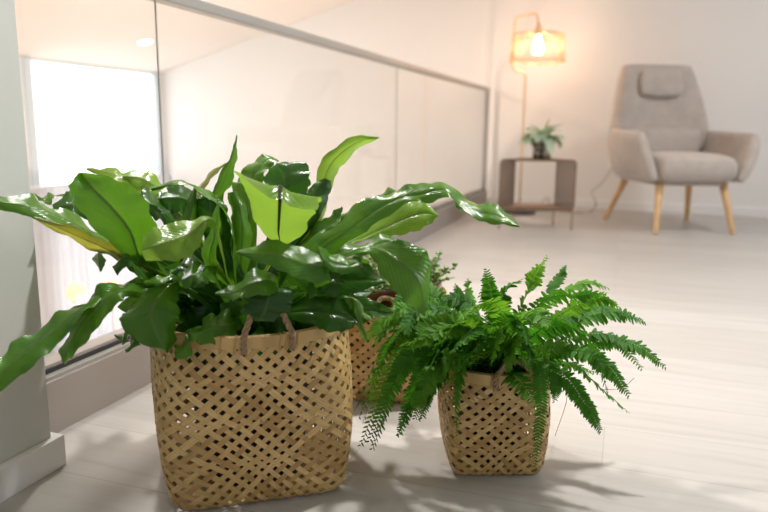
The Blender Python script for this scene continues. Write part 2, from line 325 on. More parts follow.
# ------------------------------------------------------------------ soft upholstery slabs
def slab(name, ctrl, th, m, parent, n=16, c=.25, e=3.0, bulge=0):
    def lag(t): return (t*(t-1)/2, 1-t*t, t*(t+1)/2)
    ctrl = [[Vector(p) for p in r] for r in ctrl]
    def S0(u, v):
        a, b = lag(u), lag(v); q = Vector()
        for i in range(3):
            for j in range(3): q += ctrl[j][i]*(a[i]*b[j])
        return q
    vs = []; idx = {}
    for side in (1, -1):
        for j in range(n+1):
            for i in range(n+1):
                if side < 0 and (i in (0, n) or j in (0, n)): idx[(side, i, j)] = idx[(1, i, j)]; continue
                a = math.sin((i/n-.5)*PI); b = math.sin((j/n-.5)*PI)
                u = a*math.sqrt(1-c*b*b/2); v = b*math.sqrt(1-c*a*a/2)
                h = 1e-3; nn = (S0(u+h, v)-S0(u-h, v)).cross(S0(u, v+h)-S0(u, v-h)).normalized()
                k = max(0, (1-abs(a)**e)*(1-abs(b)**e))**(1/e)
                idx[(side, i, j)] = len(vs); vs.append(S0(u, v)+nn*side*(th/2*k + bulge*(1-a*a)*(1-b*b)*(side > 0)))
    fs = []
    for side in (1, -1):
        for j in range(n):
            for i in range(n):
                f = [idx[(side, i, j)], idx[(side, i+1, j)], idx[(side, i+1, j+1)], idx[(side, i, j+1)]]
                fs.append(tuple(f if side > 0 else f[::-1]))
    o = new_obj(name, vs, fs, m, parent); return o
ch = thing('armchair', 'grey beige upholstered armchair on splayed oak legs against the white wall', 'armchair', (1.945, 4.70, 0), math.radians(4))
fb = M['fabric']
slab('seat_cushion', [[(-.25, -.37, .40), (0, -.385, .40), (.25, -.37, .40)], [(-.275, -.08, .41), (0, -.08, .415), (.275, -.08, .41)], [(-.27, .24, .385), (0, .25, .385), (.27, .24, .385)]], .17, fb, ch, c=.12, e=6, bulge=.012)
slab('backrest', [[(-.35, .245, .50), (.01, .275, .50), (.38, .245, .50)], [(-.315, .27, .76), (.01, .325, .76), (.345, .27, .76)], [(-.25, .375, 1.10), (0, .39, 1.105), (.25, .375, 1.10)]], .13, fb, ch, c=.07, e=6)
slab('lumbar_cushion', [[(-.26, .165, .47), (0, .18, .47), (.26, .165, .47)], [(-.27, .17, .56), (0, .20, .56), (.27, .17, .56)], [(-.28, .19, .655), (0, .225, .66), (.28, .19, .655)]], .07, fb, ch, c=.2, e=3)
slab('headrest', [[(-.15, .245, .885), (0, .262, .875), (.15, .245, .885)], [(-.155, .262, .97), (0, .282, .97), (.155, .262, .97)], [(-.145, .29, 1.07), (0, .31, 1.075), (.145, .29, 1.07)]], .06, fb, ch, c=.35, e=3)
for s in (-1, 1):
    cc = [[(s*.265, -.37, .33), (s*.30, -.06, .325), (s*.27, .24, .335)], [(s*.35, -.345, .49), (s*.365, -.03, .485), (s*.335, .26, .49)], [(s*.395, -.285, .645), (s*.385, .0, .645), (s*.345, .285, .665)]]
    if s < 0: cc = [[(x+.035*max(0, (z-.33)/.32), y, z) for x, y, z in r[::-1]] for r in cc]
    slab('armrest', cc, .085, fb, ch, c=.2, e=5)
    for (tx, ty, bx, by) in ((.205, -.26, .255, -.36), (.225, .19, .31, .34)):
        mb = MB(); a = Vector((s*bx, by, 0)); b = Vector((s*tx, ty, .345)); mb.tube([a, a.lerp(b, .03), a.lerp(b, .5), b], [.013, .0155, .02, .0265], 14); mb.build('leg', M['oak'], ch)
mb = MB(); mb.box((0, -.04, .325), .46, .5, .05); bevel(mb.build('base_frame', M['fabric'], ch, False), .01)
# ------------------------------------------------------------------ side table: wire mesh sides, splayed plan
tc_ = (floor_at(572, 230)+floor_at(498, 229))*.5
tb = thing('side_table', 'bronze metal side table with wire mesh sides standing by the back wall', 'side table', (tc_.x, tc_.y, 0), math.atan2(floor_at(572, 230).y-floor_at(498, 229).y, floor_at(572, 230).x-floor_at(498, 229).x))
wf_, wb_, dep, ht, zb = .485, .285, .20, .452, .132
BX = .024
def loop(wd, y, r=.028, n=6):
    h = wd/2; pts = []; x_ = BX if y else 0
    for cx, cz, a0 in ((h-r, ht-r, 0), (-h+r, ht-r, 90), (-h+r, zb+r, 180), (h-r, zb+r, 270)):
        for i in range(n+1):
            a = math.radians(a0+90*i/n); pts.append((x_+cx+r*math.cos(a), y, cz+r*math.sin(a)))
    return pts
lf, lb = loop(wf_, 0), loop(wb_, dep)
for L_, nm in ((lf, 'front_frame'), (lb, 'back_frame')):
    mb = MB(); mb.tube(L_, .0055, 8, True); mb.build(nm, M['bronze'], tb)
for z, nm in ((ht-.002, 'table_top'), (zb+.002, 'bottom_tray')):
    mb = MB(); a, b = wf_/2-.012, wb_/2-.012; mb.prism([(-a, 0, 0), (a, 0, 0), (b+BX, dep, 0), (-b+BX, dep, 0)], z-(.007 if z > .3 else .012), z+(.004 if z > .3 else .016)); bevel(mb.build(nm, M['bronze'], tb, False), .002)
for s in (-1, 1):
    mb = MB(); f0, b0 = Vector((s*wf_/2, 0, 0)), Vector((s*wb_/2+BX, dep, 0)); nw = 26
    for i in range(1, nw):
        p = f0.lerp(b0, i/nw); mb.tube([p+Vector((0, 0, zb+.008)), p+Vector((0, 0, ht-.008))], 0.0017, 4)
    for i in range(1, 34):
        z = zb+.01+(ht-zb-.02)*i/34; mb.tube([f0+Vector((0, 0, z)), b0+Vector((0, 0, z))], 0.0017, 4)
    mb.build('mesh_side', M['bronze'], tb)
for x, y in ((wf_/2-.006, 0), (-wf_/2+.006, 0), (wb_/2-.006+BX, dep), (-wb_/2+.006+BX, dep)):
    mb = MB(); mb.tube([(x, y, 0), (x, y, zb)], [.0042, .0052], 8); mb.build('leg', M['bronze'], tb)
# ------------------------------------------------------------------ floor lamp
lp = floor_at(519, 213.2)
LY = lp.y
def lampp(px, py, dy=0): return at(px, py, LY+dy)-Vector((lp.x, lp.y, 0))
fl = thing('floor_lamp', 'slim brass floor lamp with wire cage shade and glowing bulb behind the side table', 'floor lamp', (lp.x, lp.y, 0))
mb = MB(); mb.lathe([(0, 0), (.125, 0), (.128, .006), (.125, .016), (.02, .02), (0, .02)], 40); mb.build('base', M['black'], fl)
top = lampp(524.5, 72).z
def xz(px, py): q = lampp(px, py); return Vector((q.x, 0, q.z))
pole = [Vector((0, 0, .018)), Vector((0, 0, .5))]
pole += [Vector((0, 0, top-.04)), Vector((-.004, 0, top-.01)), Vector((-.02, 0, top)), xz(517, 71), xz(514.3, 70), xz(513, 67)]
x1 = xz(513, 60).x
pole += [Vector((x1, 0, xz(513, 60).z)), Vector((x1, 0, xz(513, 40).z)), xz(515.5, 21), xz(516.5, 18), xz(519.5, 16.3), xz(528, 14.6), xz(534.5, 13.5), xz(537, 14.5), xz(537.6, 17), xz(538, 24)]
pole = [Vector((0, 0, .018))] + pole[1:]
mb = MB(); mb.tube(pole, .0075, 10); mb.build('pole', M['gold'], fl)
sc_ = xz(537.6, 50); sx, st, sb = sc_.x, xz(537, 34.5).z, xz(537, 62).z
mb = MB(); mb.lathe([(.0, xz(537, 24).z), (.012, xz(537, 24).z), (.022, xz(537, 27).z), (.022, xz(537, 33).z), (.03, xz(537, 34).z), (.03, xz(537, 35.5).z), (0, xz(537, 35.6).z)], 20, (sx, 0, 0)); mb.build('socket', M['gold'], fl)
rt_, rb_ = .188, .205; NS = 8
def ring(r, z): return [Vector((sx+r*math.cos(2*PI*(k+.5)/NS), r*math.sin(2*PI*(k+.5)/NS), z)) for k in range(NS)]
sh_mb = MB(); T_, B_ = ring(rt_, st), ring(rb_, sb)
for R_ in (T_, B_): 
    for k in range(NS): sh_mb.tube([R_[k], R_[(k+1) % NS]], .006, 8)
for k in range(NS):
    for j in range(6):
        a = T_[k].lerp(T_[(k+1) % NS], j/6); b = B_[k].lerp(B_[(k+1) % NS], j/6); sh_mb.tube([a, b], .0024, 5)
for k in range(0, NS, 2): sh_mb.tube([T_[k], Vector((sx, 0, st+.008))], .003, 5)
sh_mb.build('cage_shade', M['gold'], fl)
mb = MB(); zc = xz(537, 47).z; mb.lathe([(.0, zc-.05), (.018, zc-.048), (.029, zc-.038), (.031, zc-.015), (.030, zc+.015), (.022, zc+.04), (.014, zc+.055), (.013, zc+.08)], 24, (sx, 0, 0)); mb.build('light_bulb', M['bulb'], fl)
# wall socket and cord
def wall_at(px, py):
    r = ray(px, py); k = (W0-CAMP).dot(WN)/r.dot(WN); return CAMP+r*k
sp_ = wall_at(613.5, 163)
so = thing('wall_socket', 'white wall socket with a plug beside the armchair', 'socket', sp_, math.atan2(WD.y, WD.x))
mb = MB(); mb.box((0, -.006, 0), .08, .011, .08); bevel(mb.build('faceplate', M['white'], so, False), .004)
mb = MB(); mb.tube([(0, -.012, -.005), (0, -.045, -.005)], .018, 14); mb.build('plug', M['white'], so)
cpts = [sp_+WN*.05+Vector((0, 0, -.01)), sp_+WN*.09+Vector((-.01, 0, -.06)), at(601, 184, 5.3), at(592, 192, 5.28), at(596, 203, 5.2), floor_at(590, 212, .006), floor_at(578, 212.5, .006), floor_at(566, 211.5, .006), floor_at(553, 209.5, .006), at(547, 198, 5.35), floor_at(538, 208, .006), lp+Vector((.126, .0, .007))]
mb = MB(); mb.tube(spline(cpts, 90), .0048, 6); tag(mb.build('power_cord', M['cord']), 'thin grey power cord trailing from the wall socket to the floor lamp', 'cord')
# ------------------------------------------------------------------ small pot plant on the side table
pp = at(541.5, 161, tc_.y+.10)
pz = ht+.003
pt = thing('potted_plant', 'pale sage leafed plant in a dark mottled metal pot on the side table', 'plant', (pp.x, pp.y, pz))
def mottled():
    m = simple('mottled_tin', (.12, .10, .09), .35, metal=.6, var=.1, scale=20); nt = m.node_tree
    for n in nt.nodes:
        if n.type == 'VALTORGB': n.color_ramp.elements[0].color = (.035, .03, .028, 1); n.color_ramp.elements[1].color = (.34, .28, .23, 1); n.color_ramp.elements[0].position = .42; n.color_ramp.elements[1].position = .6
    return m
M['tin'] = mottled()
mb = MB(); mb.lathe([(0, .001), (.056, .001), (.06, .006), (.063, .13), (.059, .13), (.056, .11), (0, .11)], 32); mb.build('pot', M['tin'], pt)
def simple_leaf(base, d, L, hw, droop, m, parent, n=8, nrm=Vector((0, 0, 1)), name='leaf', fold=.25):
    d = Vector(d).normalized(); p = Vector(base); vs = []; uv = []; fs = []
    for i in range(n+1):
        s = i/n; wdt = hw*math.sin(PI*min(.985, .06+.92*s**.85))**.8
        side = d.cross(nrm);  side = side.normalized() if side.length > 1e-4 else Vector((1, 0, 0)); nn = side.cross(d)
        for k, u in enumerate((-1, -.5, 0, .5, 1)): vs.append(p+side*wdt*u+nn*wdt*abs(u)*fold); uv.append((.5+u*.5, s))
        p = p+d*(L/n); d = (d+Vector((0, 0, -droop/n))).normalized()
    for i in range(n):
        for k in range(4): fs.append((i*5+k, i*5+k+1, (i+1)*5+k+1, (i+1)*5+k))
    return new_obj(name, vs, fs, m, parent, True, uv)
rr = random.Random(3)
for i in range(30):
    a = i*2.399; el = rr.uniform(.5, 1.4); L = rr.uniform(.11, .18)
    simple_leaf((.02*math.cos(a), .02*math.sin(a), .11), (math.cos(a)*math.cos(el), math.sin(a)*math.cos(el), math.sin(el)), L, rr.uniform(.03, .042), rr.uniform(1.6, 3.4), M['sage'], pt)
for dx, dz in ((-.6, .7), (-.35, .95), (.1, 1)): simple_leaf((0, 0, .11), (dx, -.1, dz), .17, .014, 1.6, M['leaf_under'], pt)
# ------------------------------------------------------------------ woven baskets
def basket(name, label, cx, cy, yaw, hb, ht_, Hh, NS_, matk, top_c=(0, 0), handles=(), group='woven bamboo baskets', nb=2.6, nt_=2.3):
    root = thing(name, label, 'basket', (cx, cy, 0), yaw, group)
    zr = Hh-.004
    def rad(a, z):
        h = max(0, min(1, z/Hh)); n = nb*4.2*(1-h)**1.5 + nt_*(1-(1-h)**1.5)
        s = hb+(ht_-hb)*(1-(1-h)**2.6)
        base = s*(abs(math.cos(a))**n+abs(math.sin(a))**n)**(-1/n)
        if z < .02: base *= 1-.05*((.02-z)/.02)**2
        return base
    def pos(a, z, o=0):
        h = max(0, min(1, z/Hh)); r_ = rad(a, z)+o
        return Vector((r_*math.cos(a)+top_c[0]*h, r_*math.sin(a)+top_c[1]*h, z+.002))
    Rm = (hb+ht_)/2*1.04; k = 1/Rm
    bands = [Hh*.28, Hh*.52, Hh*.76]
    def warp(z): return z + sum(.0035*(1+math.tanh((z-b)/.006)) for b in bands)
    mb = MB(); step = 2*PI/NS_; wd = Rm*step*.81*.5
    for fam in (1, -1):
        for i in range(NS_):
            jit = random.uniform(-.05, .05)*step; wj = wd*random.uniform(.88, 1.1); dv = random.uniform(-.0006, .0006)
            nz = int(Hh/.0042); vs = []; fs = []; uv = []
            for q in range(nz+1):
                z = (zr-.004)*q/nz; wz = warp(z); a = i*step+jit+fam*k*wz
                slope = (warp(z+.001)-warp(z-.001))/.002
                cross_i = i+fam*2*k*wz/step
                o = fam*.00055*math.cos(PI*(cross_i+i)) + dv
                T = math.hypot(1, slope); pa, pz_ = 1/T, -fam*slope/T     # perpendicular to the strip, in (arc, z)
                for u in (-1, 1):
                    vs.append(pos(a+u*wj/2*pa/Rm, max(0, z+u*wj/2*pz_), o)); uv.append((.5+u*.5, z))
            for q in range(nz): fs.append((2*q, 2*q+1, 2*q+3, 2*q+2))
            mb.add(vs, fs, uv)
    ob = mb.build('woven_body', M[matk], root, False, True); md = ob.modifiers.new('solid', 'SOLIDIFY'); md.thickness = .0009; md.offset = 0
    # flat foot: woven bottom
    mb = MB(); n = 64; vs = [pos(2*PI*i/n, .001, -.003) for i in range(n)]; vs2 = [v+Vector((0, 0, .003)) for v in vs]
    mb.add(vs+vs2, [tuple(range(n-1, -1, -1)), tuple(range(n, 2*n))]+[(i, (i+1) % n, n+(i+1) % n, n+i) for i in range(n)]); mb.build('bottom', M[matk], root, False, True)
    # rim hoops
    for o0, o1, nm in ((.0022, .0055, 'rim'), (-.0055, -.0022, 'inner_rim')):
        mb = MB(); n = 96; vs = []; uv = []
        for i in range(n):
            a = 2*PI*i/n; j = .0008*math.sin(5*a)
            for o, z in ((o0, Hh-.019+j), (o1, Hh-.0185+j), (o1, Hh+.001+j), (o0, Hh+.001+j)): vs.append(pos(a, min(z, Hh), o)+Vector((0, 0, max(0, z-Hh)))); uv.append((.5 if o == o0 else .2, a*.1))
        fs = [(4*i+q, 4*i+(q+1) % 4, 4*((i+1) % n)+(q+1) % 4, 4*((i+1) % n)+q) for i in range(n) for q in range(4)]
        mb.add(vs, [f[::-1] for f in fs], uv); mb.build(nm, M[matk], root, False, True)
    # lashing wraps round the rim
    for a0 in [h_[0]+d for h_ in handles for d in (-.42, -.30, .10, .15, .20, .25, .9, .95)]:
        mb = MB(); mb.tube([pos(a0, Hh-.025, .0062), pos(a0+.01, Hh-.012, .0068), pos(a0+.02, Hh, .0062)+Vector((0, 0, .0015)), pos(a0+.02, Hh, -.006)+Vector((0, 0, .0015)), pos(a0+.01, Hh-.024, -.0062)], .0013, 6); mb.build('lashing', M[matk], root)
    for (a0, half, hh) in handles:
        pts = []; n = 60
        A0, A1 = pos(a0-half, Hh-.026, .009), pos(a0+half, Hh-.026, .009)
        arc = spline([A0, pos(a0-half, Hh, .009), pos(a0-half*.72, Hh, .003)+Vector((0, 0, hh*.45)), pos(a0-half*.45, Hh, -.004)+Vector((0, 0, hh*.92)), pos(a0, Hh, -.008)+Vector((0, 0, hh)), pos(a0+half*.45, Hh, -.004)+Vector((0, 0, hh*.92)), pos(a0+half*.72, Hh, .003)+Vector((0, 0, hh*.45)), pos(a0+half, Hh, .009), A1], n*2)
        mb = MB()
        for ph in range(3):
            pl = []
            for i, p in enumerate(arc):
                t = (arc[min(i+1, len(arc)-1)]-arc[max(i-1, 0)]).normalized(); s1 = t.orthogonal().normalized(); 
                ref = Vector((math.cos(a0), math.sin(a0), 0)); s1 = (ref-t*ref.dot(t)).normalized(); s2 = t.cross(s1); q = i*.42+ph*2*PI/3
                pl.append(p+(s1*math.cos(q)+s2*math.sin(q))*.0029)
            mb.tube(pl, .0029, 6)
        mb.build('handle', M['rope'], root)
    root['_pos'] = 0; del root['_pos']
    return root, pos
BIG = (-.250, 1.249); YB = math.radians(16)
big, bpos = basket('woven_basket', 'largest woven bamboo basket holding the broad leafed fern', BIG[0], BIG[1], YB, .151, .178, .312, 46, 'bamboo', (-.0, -.0), handles=((-1.50, .21, .07), (-1.50+PI, .21, .07)))
MID = (-.005, 1.70)
mid, mpos = basket('woven_basket', 'middle sized woven bamboo basket standing behind the other two', MID[0], MID[1], math.radians(-6), .142, .160, .238, 40, 'bamboo_warm', handles=((-1.40, .17, .022), (-1.40+PI, .17, .022)))
SML = (.217, 1.297)
sml, spos = basket('woven_basket', 'smallest woven bamboo basket holding the feathery sword fern', SML[0], SML[1], math.radians(2), .087, .104, .207, 28, 'bamboo', handles=((-1.38, .33, .022), (-1.38+PI, .33, .022)))
# ------------------------------------------------------------------ broad leafed bird's nest fern
nest = thing('birds_nest_fern', 'large fern with broad wavy glossy green leaves in the largest basket', 'plant', (BIG[0], BIG[1], .006))
NO = Vector(nest.location)
mb = MB(); mb.lathe([(0, 0), (.095, 0), (.118, .24), (.122, .24), (.122, .25), (.115, .25), (.112, .225), (0, .225)], 40); mb.build('liner_pot', M['plastic'], nest)  # unseen black liner, put in to darken the weave holes
mb = MB(); mb.lathe([(.111, .222), (.08, .228), (.04, .232), (0, .235)], 32); mb.build('soil', M['soil'], nest)
lrng = random.Random(11)
def ribbon_leaf(P, hw, tilt=0, fold=.22, wave=.16, freq=3.2, m='leaf_mid', parent=None, blunt=0, n=40, flip=1, org=NO, wpos=.5):
    """P world points of the midrib, hw half width in metres, tilt of blade about the midrib (deg; list ok)"""
    pts = spline(P, n); vs = []; uv = []; fs = []; cols = (-1, -.82, -.6, -.36, -.14, 0, .14, .36, .6, .82, 1)
    tl = tilt if isinstance(tilt, (list, tuple)) else [tilt, tilt]
    ph = lrng.uniform(0, 6.28); ph2 = lrng.uniform(0, 6.28)
    prev = None
    for i, p in enumerate(pts):
        s = i/n
        t = (pts[min(i+1, n)]-pts[max(i-1, 0)]).normalized(); view = (CAMP-p).normalized()
        side = t.cross(view)
        if side.length < .15: side = prev or t.orthogonal()
        side.normalize()
        if prev: side = (side*.5+prev*.5).normalized() if side.dot(prev) > 0 else prev
        side = (side-t*side.dot(t)).normalized(); prev = side.copy()
        fl_ = fold if isinstance(fold, (list, tuple)) else [fold, fold]; kf = s*(len(fl_)-1); af = int(min(kf, len(fl_)-2)); fv = fl_[af]+(fl_[af+1]-fl_[af])*(kf-af)
        k = s*(len(tl)-1); a = int(min(k, len(tl)-2)); tv = math.radians(tl[a]+(tl[a+1]-tl[a])*(k-a))
        sd = Matrix.Rotation(tv, 3, t) @ side; nn = sd.cross(t)*flip
        if blunt: wv = min(1, .16+1.5*s)*(1-max(0, (s-.72)/.28)**2.2*.96)
        else: wv = (math.sin(PI*(s**(math.log(.5)/math.log(wpos)))))**.72 if 0 < s < 1 else 0
        wv = max(wv, .07*(1-s)+.004)*hw
        for u in cols:
            q_ = 2 if u > 0 else 0; wob = 1+(.11*math.sin(freq*1.7*2*PI*s+ph2+q_)+.05*math.sin(freq*4.1*2*PI*s+ph+q_))*abs(u)
            dn = wv*(fv*abs(u) + 2.3*wave*u*u*math.sin(freq*2*PI*s+ph+.9*q_)+.9*wave*abs(u)**3*math.sin(freq*2.6*2*PI*s+ph2+q_) - .10*math.exp(-(u/.12)**2))
            vs.append(p+sd*(wv*u*wob)+nn*dn-org); uv.append((.5+u*.5, s))
    k = len(cols)
    for i in range(n):
        for j in range(k-1): fs.append((i*k+j, i*k+j+1, (i+1)*k+j+1, (i+1)*k+j))
    return new_obj('leaf', vs, fs, M[m], parent, True, uv)
def L_(pts, hwpx, **kw):
    P = [at(*p) for p in pts]; Y = sum(p[2] for p in pts)/len(pts)
    return ribbon_leaf(P, hwpx*Y/F*1.03, parent=nest, **kw)
ROOT = (235, 325, 1.29)
def smooth_rows(rows, n): return spline(rows, n)
CROWN = Vector((BIG[0], BIG[1], .265))
def E_(U, D, Y, m='leaf_mid', mid=None, du=.022, dd=-.022, dm=-.008, ruf=.10, freq=4.0, conv=None, n=44, bx=0, name='leaf'):
    """leaf through its two margins, from the stalk to the tip; du / dd move the margins away from / towards the viewer"""
    k = len(U); Ys = Y if isinstance(Y, (list, tuple)) else [Y]*k
    if len(Ys) != k: Ys = [Ys[0]+(Ys[-1]-Ys[0])*i/(k-1) for i in range(k)]
    conv = conv or (lambda p: p)
    U = [conv(p) for p in U]; D = [conv(p) for p in D]; Mi = [conv(p) for p in mid] if mid else [((a[0]+b[0])/2, (a[1]+b[1])/2) for a, b in zip(U, D)]
    lu = [at(*p, y+(du if i < k-1 else 0)) for i, (p, y) in enumerate(zip(U, Ys))]; ld = [at(*p, y+(dd if i < k-1 else 0)) for i, (p, y) in enumerate(zip(D, Ys))]; lm = [at(*p, y+dm) for p, y in zip(Mi, Ys)]
    cr_ = CROWN+Vector((lrng.uniform(-.03, .03)+bx, lrng.uniform(-.03, .03), 0)); q = cr_.lerp(lm[0], .5)+Vector((0, 0, .01))
    w1 = (lu[0]-ld[0])*.22; w0 = w1.normalized()*.004
    lu = [cr_+w0, q+w1]+lu; ld = [cr_-w0, q-w1]+ld; lm = [cr_, q]+lm
    nn_ = n+14; a, b, c = spline(lu, nn_), spline(lm, nn_), spline(ld, nn_)
    cols = (-1, -.88, -.7, -.48, -.25, -.08, 0, .08, .25, .48, .7, .88, 1); K = len(cols); P = []
    for i in range(nn_+1):
        for u in cols:
            P.append(a[i]*(u*(u-1)/2) + b[i]*(1-u*u) + c[i]*(u*(u+1)/2))
    ph, ph2 = lrng.uniform(0, 6.28), lrng.uniform(0, 6.28); out = []; uv = []
    for i in range(nn_+1):
        wv = max((a[i]-c[i]).length/2, .001); s = i/nn_
        for j, u in enumerate(cols):
            p = P[i*K+j]; t = P[min(i+1, nn_)*K+j]-P[max(i-1, 0)*K+j]; x = P[i*K+min(j+1, K-1)]-P[i*K+max(j-1, 0)]; nr = t.cross(x)
            if nr.length > 1e-12: nr.normalize()
            q_ = 2.1 if u > 0 else 0
            d = wv*(ruf*1.55*abs(u)**1.5*math.sin(freq*2*PI*s+ph+q_) + ruf*.38*abs(u)**2*math.sin(freq*2.7*2*PI*s+ph2+q_) + 0.018*math.sin(2*PI*(s*17-abs(u)*1.6)+ph)*abs(u)*(1-abs(u)) + .10*math.exp(-(u/.10)**2))
            e = wv*abs(u)**3*(.05*math.sin(freq*1.9*2*PI*s+ph+q_)+.018*math.sin(freq*4.3*2*PI*s+ph2+q_))
            out.append(p+nr*d*(1 if s > .1 else s*10)+(x.normalized() if x.length > 1e-9 else x)*e*(1 if u > 0 else -1)-NO); uv.append((.5+u*.5, s))
    fs = [(i*K+j, i*K+j+1, (i+1)*K+j+1, (i+1)*K+j) for i in range(nn_) for j in range(K-1)]
    return new_obj(name, out, fs, M[m], nest, True, uv)
def cA(p): return (p[0]/1.83, 120+p[1]/1.83)
def cB(p): return (200+p[0]/2.327, 120+p[1]/2.327)
def EA(U, D, Y, m='leaf_mid', **k): return E_(U, D, Y, m, conv=cA, **k)
def EB(U, D, Y, m='leaf_mid', **k): return E_(U, D, Y, m, conv=cB, **k)
# ---- leaves reaching left
EA([(255, 240), (160, 190), (100, 158), (50, 140), (-10, 137)], [(262, 285), (200, 240), (130, 208), (70, 182), (-10, 160)], [1.22, 1.17, 1.13, 1.10, 1.06], ruf=.12)
EA([(240, 250), (190, 219), (130, 194), (62, 176)], [(246, 270), (186, 245), (130, 219), (64, 182)], [1.19, 1.135, 1.095, 1.07], 'leaf_under', du=-.01, dd=.012)
EA([(255, 265), (190, 215), (140, 158), (129, 118), (143, 97)], [(292, 270), (285, 195), (262, 142), (215, 108), (150, 96)], [1.19, 1.13, 1.10, 1.09, 1.10], mid=[(272, 275), (238, 205), (202, 160), (170, 125), (147, 96)], du=-.012, dd=.02, dm=.012, ruf=.05)
EA([(388, 182), (335, 186), (290, 194), (264, 213)], [(386, 196), (360, 238), (328, 257), (268, 258)], [1.11, 1.07, 1.05, 1.04], 'leaf_young', mid=[(390, 186), (347, 210), (305, 226), (260, 238)], ruf=.05)
EA([(372, 265), (381, 210), (394, 165), (398, 143)], [(398, 265), (402, 210), (403, 170), (399, 144)], [1.17, 1.15, 1.14, 1.13], 'leaf_mid', du=.01, dd=-.01)
EA([(300, 300), (238, 342), (221, 367), (245, 402), (306, 425)], [(336, 306), (327, 335), (324, 370), (320, 402), (309, 427)], [1.13, 1.08, 1.06, 1.055, 1.06], mid=[(325, 298), (288, 330), (278, 360), (288, 393), (307, 427)], du=-.008, dd=.01, dm=-.016, ruf=.05)
EA([(275, 298), (200, 303), (140, 340), (80, 372), (25, 412), (-14, 445)], [(270, 314), (200, 322), (155, 356), (95, 420), (45, 462), (-14, 506)], [1.16, 1.10, 1.05, 1.01, .97, .94], ruf=.14, freq=5)
EA([(285, 310), (230, 298), (180, 308), (140, 345), (115, 400), (113, 442)], [(275, 332), (228, 326), (205, 348), (172, 388), (140, 425), (120, 448)], [1.16, 1.10, 1.075, 1.065, 1.06, 1.06], 'leaf_mid', ruf=.22, freq=5, du=.012, dd=-.014)
EA([(420, 352), (395, 352), (365, 376), (343, 388)], [(422, 402), (390, 410), (360, 407), (343, 392)], [1.11, 1.085, 1.07, 1.06], ruf=.16)
EA([(345, 385), (335, 400), (322, 412), (318, 424)], [(352, 398), (352, 420), (343, 440), (322, 436)], [1.08, 1.065, 1.055, 1.055])
EA([(388, 272), (352, 264), (324, 284)], [(382, 292), (357, 305), (330, 306)], [1.14, 1.10, 1.08], ruf=.16)
EA([(332, 278), (300, 284), (263, 294)], [(326, 296), (300, 301), (266, 303)], [1.14, 1.11, 1.09])
EA([(285, 300), (255, 270), (232, 246), (205, 268)], [(290, 308), (255, 285), (232, 268), (214, 284)], [1.18, 1.15, 1.14, 1.13], 'leaf_old_shaded', ruf=.1)
EA([(240, 225), (205, 225), (180, 238), (172, 256), (183, 278)], [(242, 232), (205, 236), (190, 243), (193, 258), (185, 278)], [1.2, 1.18, 1.17, 1.165, 1.165], ruf=.06)
EA([(285, 320), (250, 345), (228, 365), (218, 395), (222, 405)], [(290, 330), (258, 362), (245, 380), (240, 405), (224, 412)], [1.16, 1.11, 1.09, 1.08, 1.08], ruf=.2)
EA([(290, 335), (258, 370), (245, 395), (228, 420)], [(296, 345), (270, 385), (255, 410), (230, 426)], [1.15, 1.10, 1.08, 1.075], ruf=.2)
# ---- back row on the left
EA([(300, 150), (250, 108), (205, 90), (158, 87)], [(285, 165), (235, 122), (195, 106), (158, 91)], [1.36, 1.39, 1.40, 1.40], 'leaf_young', ruf=.12)
EA([(340, 165), (290, 108), (262, 92), (222, 98)], [(320, 175), (275, 135), (250, 122), (224, 108)], [1.35, 1.38, 1.39, 1.39], 'leaf_young', ruf=.1)
EA([(160, 150), (128, 133), (96, 155)], [(165, 185), (125, 180), (98, 170)], [1.28, 1.27, 1.26], 'leaf_old_shaded', ruf=.08)
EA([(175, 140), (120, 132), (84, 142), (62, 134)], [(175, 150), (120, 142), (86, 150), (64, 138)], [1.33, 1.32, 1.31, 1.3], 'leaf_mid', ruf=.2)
EA([(385, 170), (345, 122), (310, 118), (286, 138)], [(370, 190), (335, 172), (312, 168), (292, 150)], [1.31, 1.31, 1.30, 1.29], 'leaf_old_shaded', ruf=.08)
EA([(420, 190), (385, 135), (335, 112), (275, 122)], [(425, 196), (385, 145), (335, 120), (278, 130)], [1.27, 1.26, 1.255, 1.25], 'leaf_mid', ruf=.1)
EA([(345, 195), (300, 150), (262, 128), (248, 150)], [(330, 225), (300, 190), (280, 180), (252, 165)], [1.29, 1.27, 1.26, 1.25], 'leaf_old_shaded', ruf=.1)
EA([(360, 180), (358, 135), (380, 100), (412, 78)], [(368, 180), (366, 140), (390, 106), (414, 80)], [1.37, 1.37, 1.37, 1.38], 'leaf_under', ruf=.05)
# ---- centre
EB([(172, 300), (146, 262), (120, 210), (100, 155), (84, 118), (97, 134)], [(192, 300), (236, 268), (258, 232), (270, 205), (281, 183), (270, 207)], [1.19, 1.16, 1.14, 1.12, 1.10, 1.06], 'leaf_rib', mid=[(181, 300), (182, 262), (183, 228), (184, 195), (186, 160), (184, 192)], du=.014, dd=.014, dm=-.004, ruf=.03, freq=3)
EB([(170, 190), (150, 150), (158, 118), (185, 98), (195, 108)], [(240, 190), (254, 150), (256, 122), (247, 101), (240, 112)], [1.36, 1.36, 1.37, 1.39, 1.43], 'leaf_old_shaded', mid=[(204, 195), (200, 150), (202, 122), (208, 97), (210, 108)], du=.0, dd=0, dm=.012, ruf=.05)
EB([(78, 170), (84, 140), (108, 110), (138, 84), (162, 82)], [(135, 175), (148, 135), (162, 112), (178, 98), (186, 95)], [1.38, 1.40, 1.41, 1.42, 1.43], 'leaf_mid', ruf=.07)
EB([(0, 215), (30, 160), (55, 110), (76, 70), (84, 34)], [(55, 205), (72, 150), (82, 112), (86, 75), (87, 36)], [1.31, 1.32, 1.33, 1.34, 1.35], 'leaf_mid', du=-.01, dd=.02, ruf=.08)
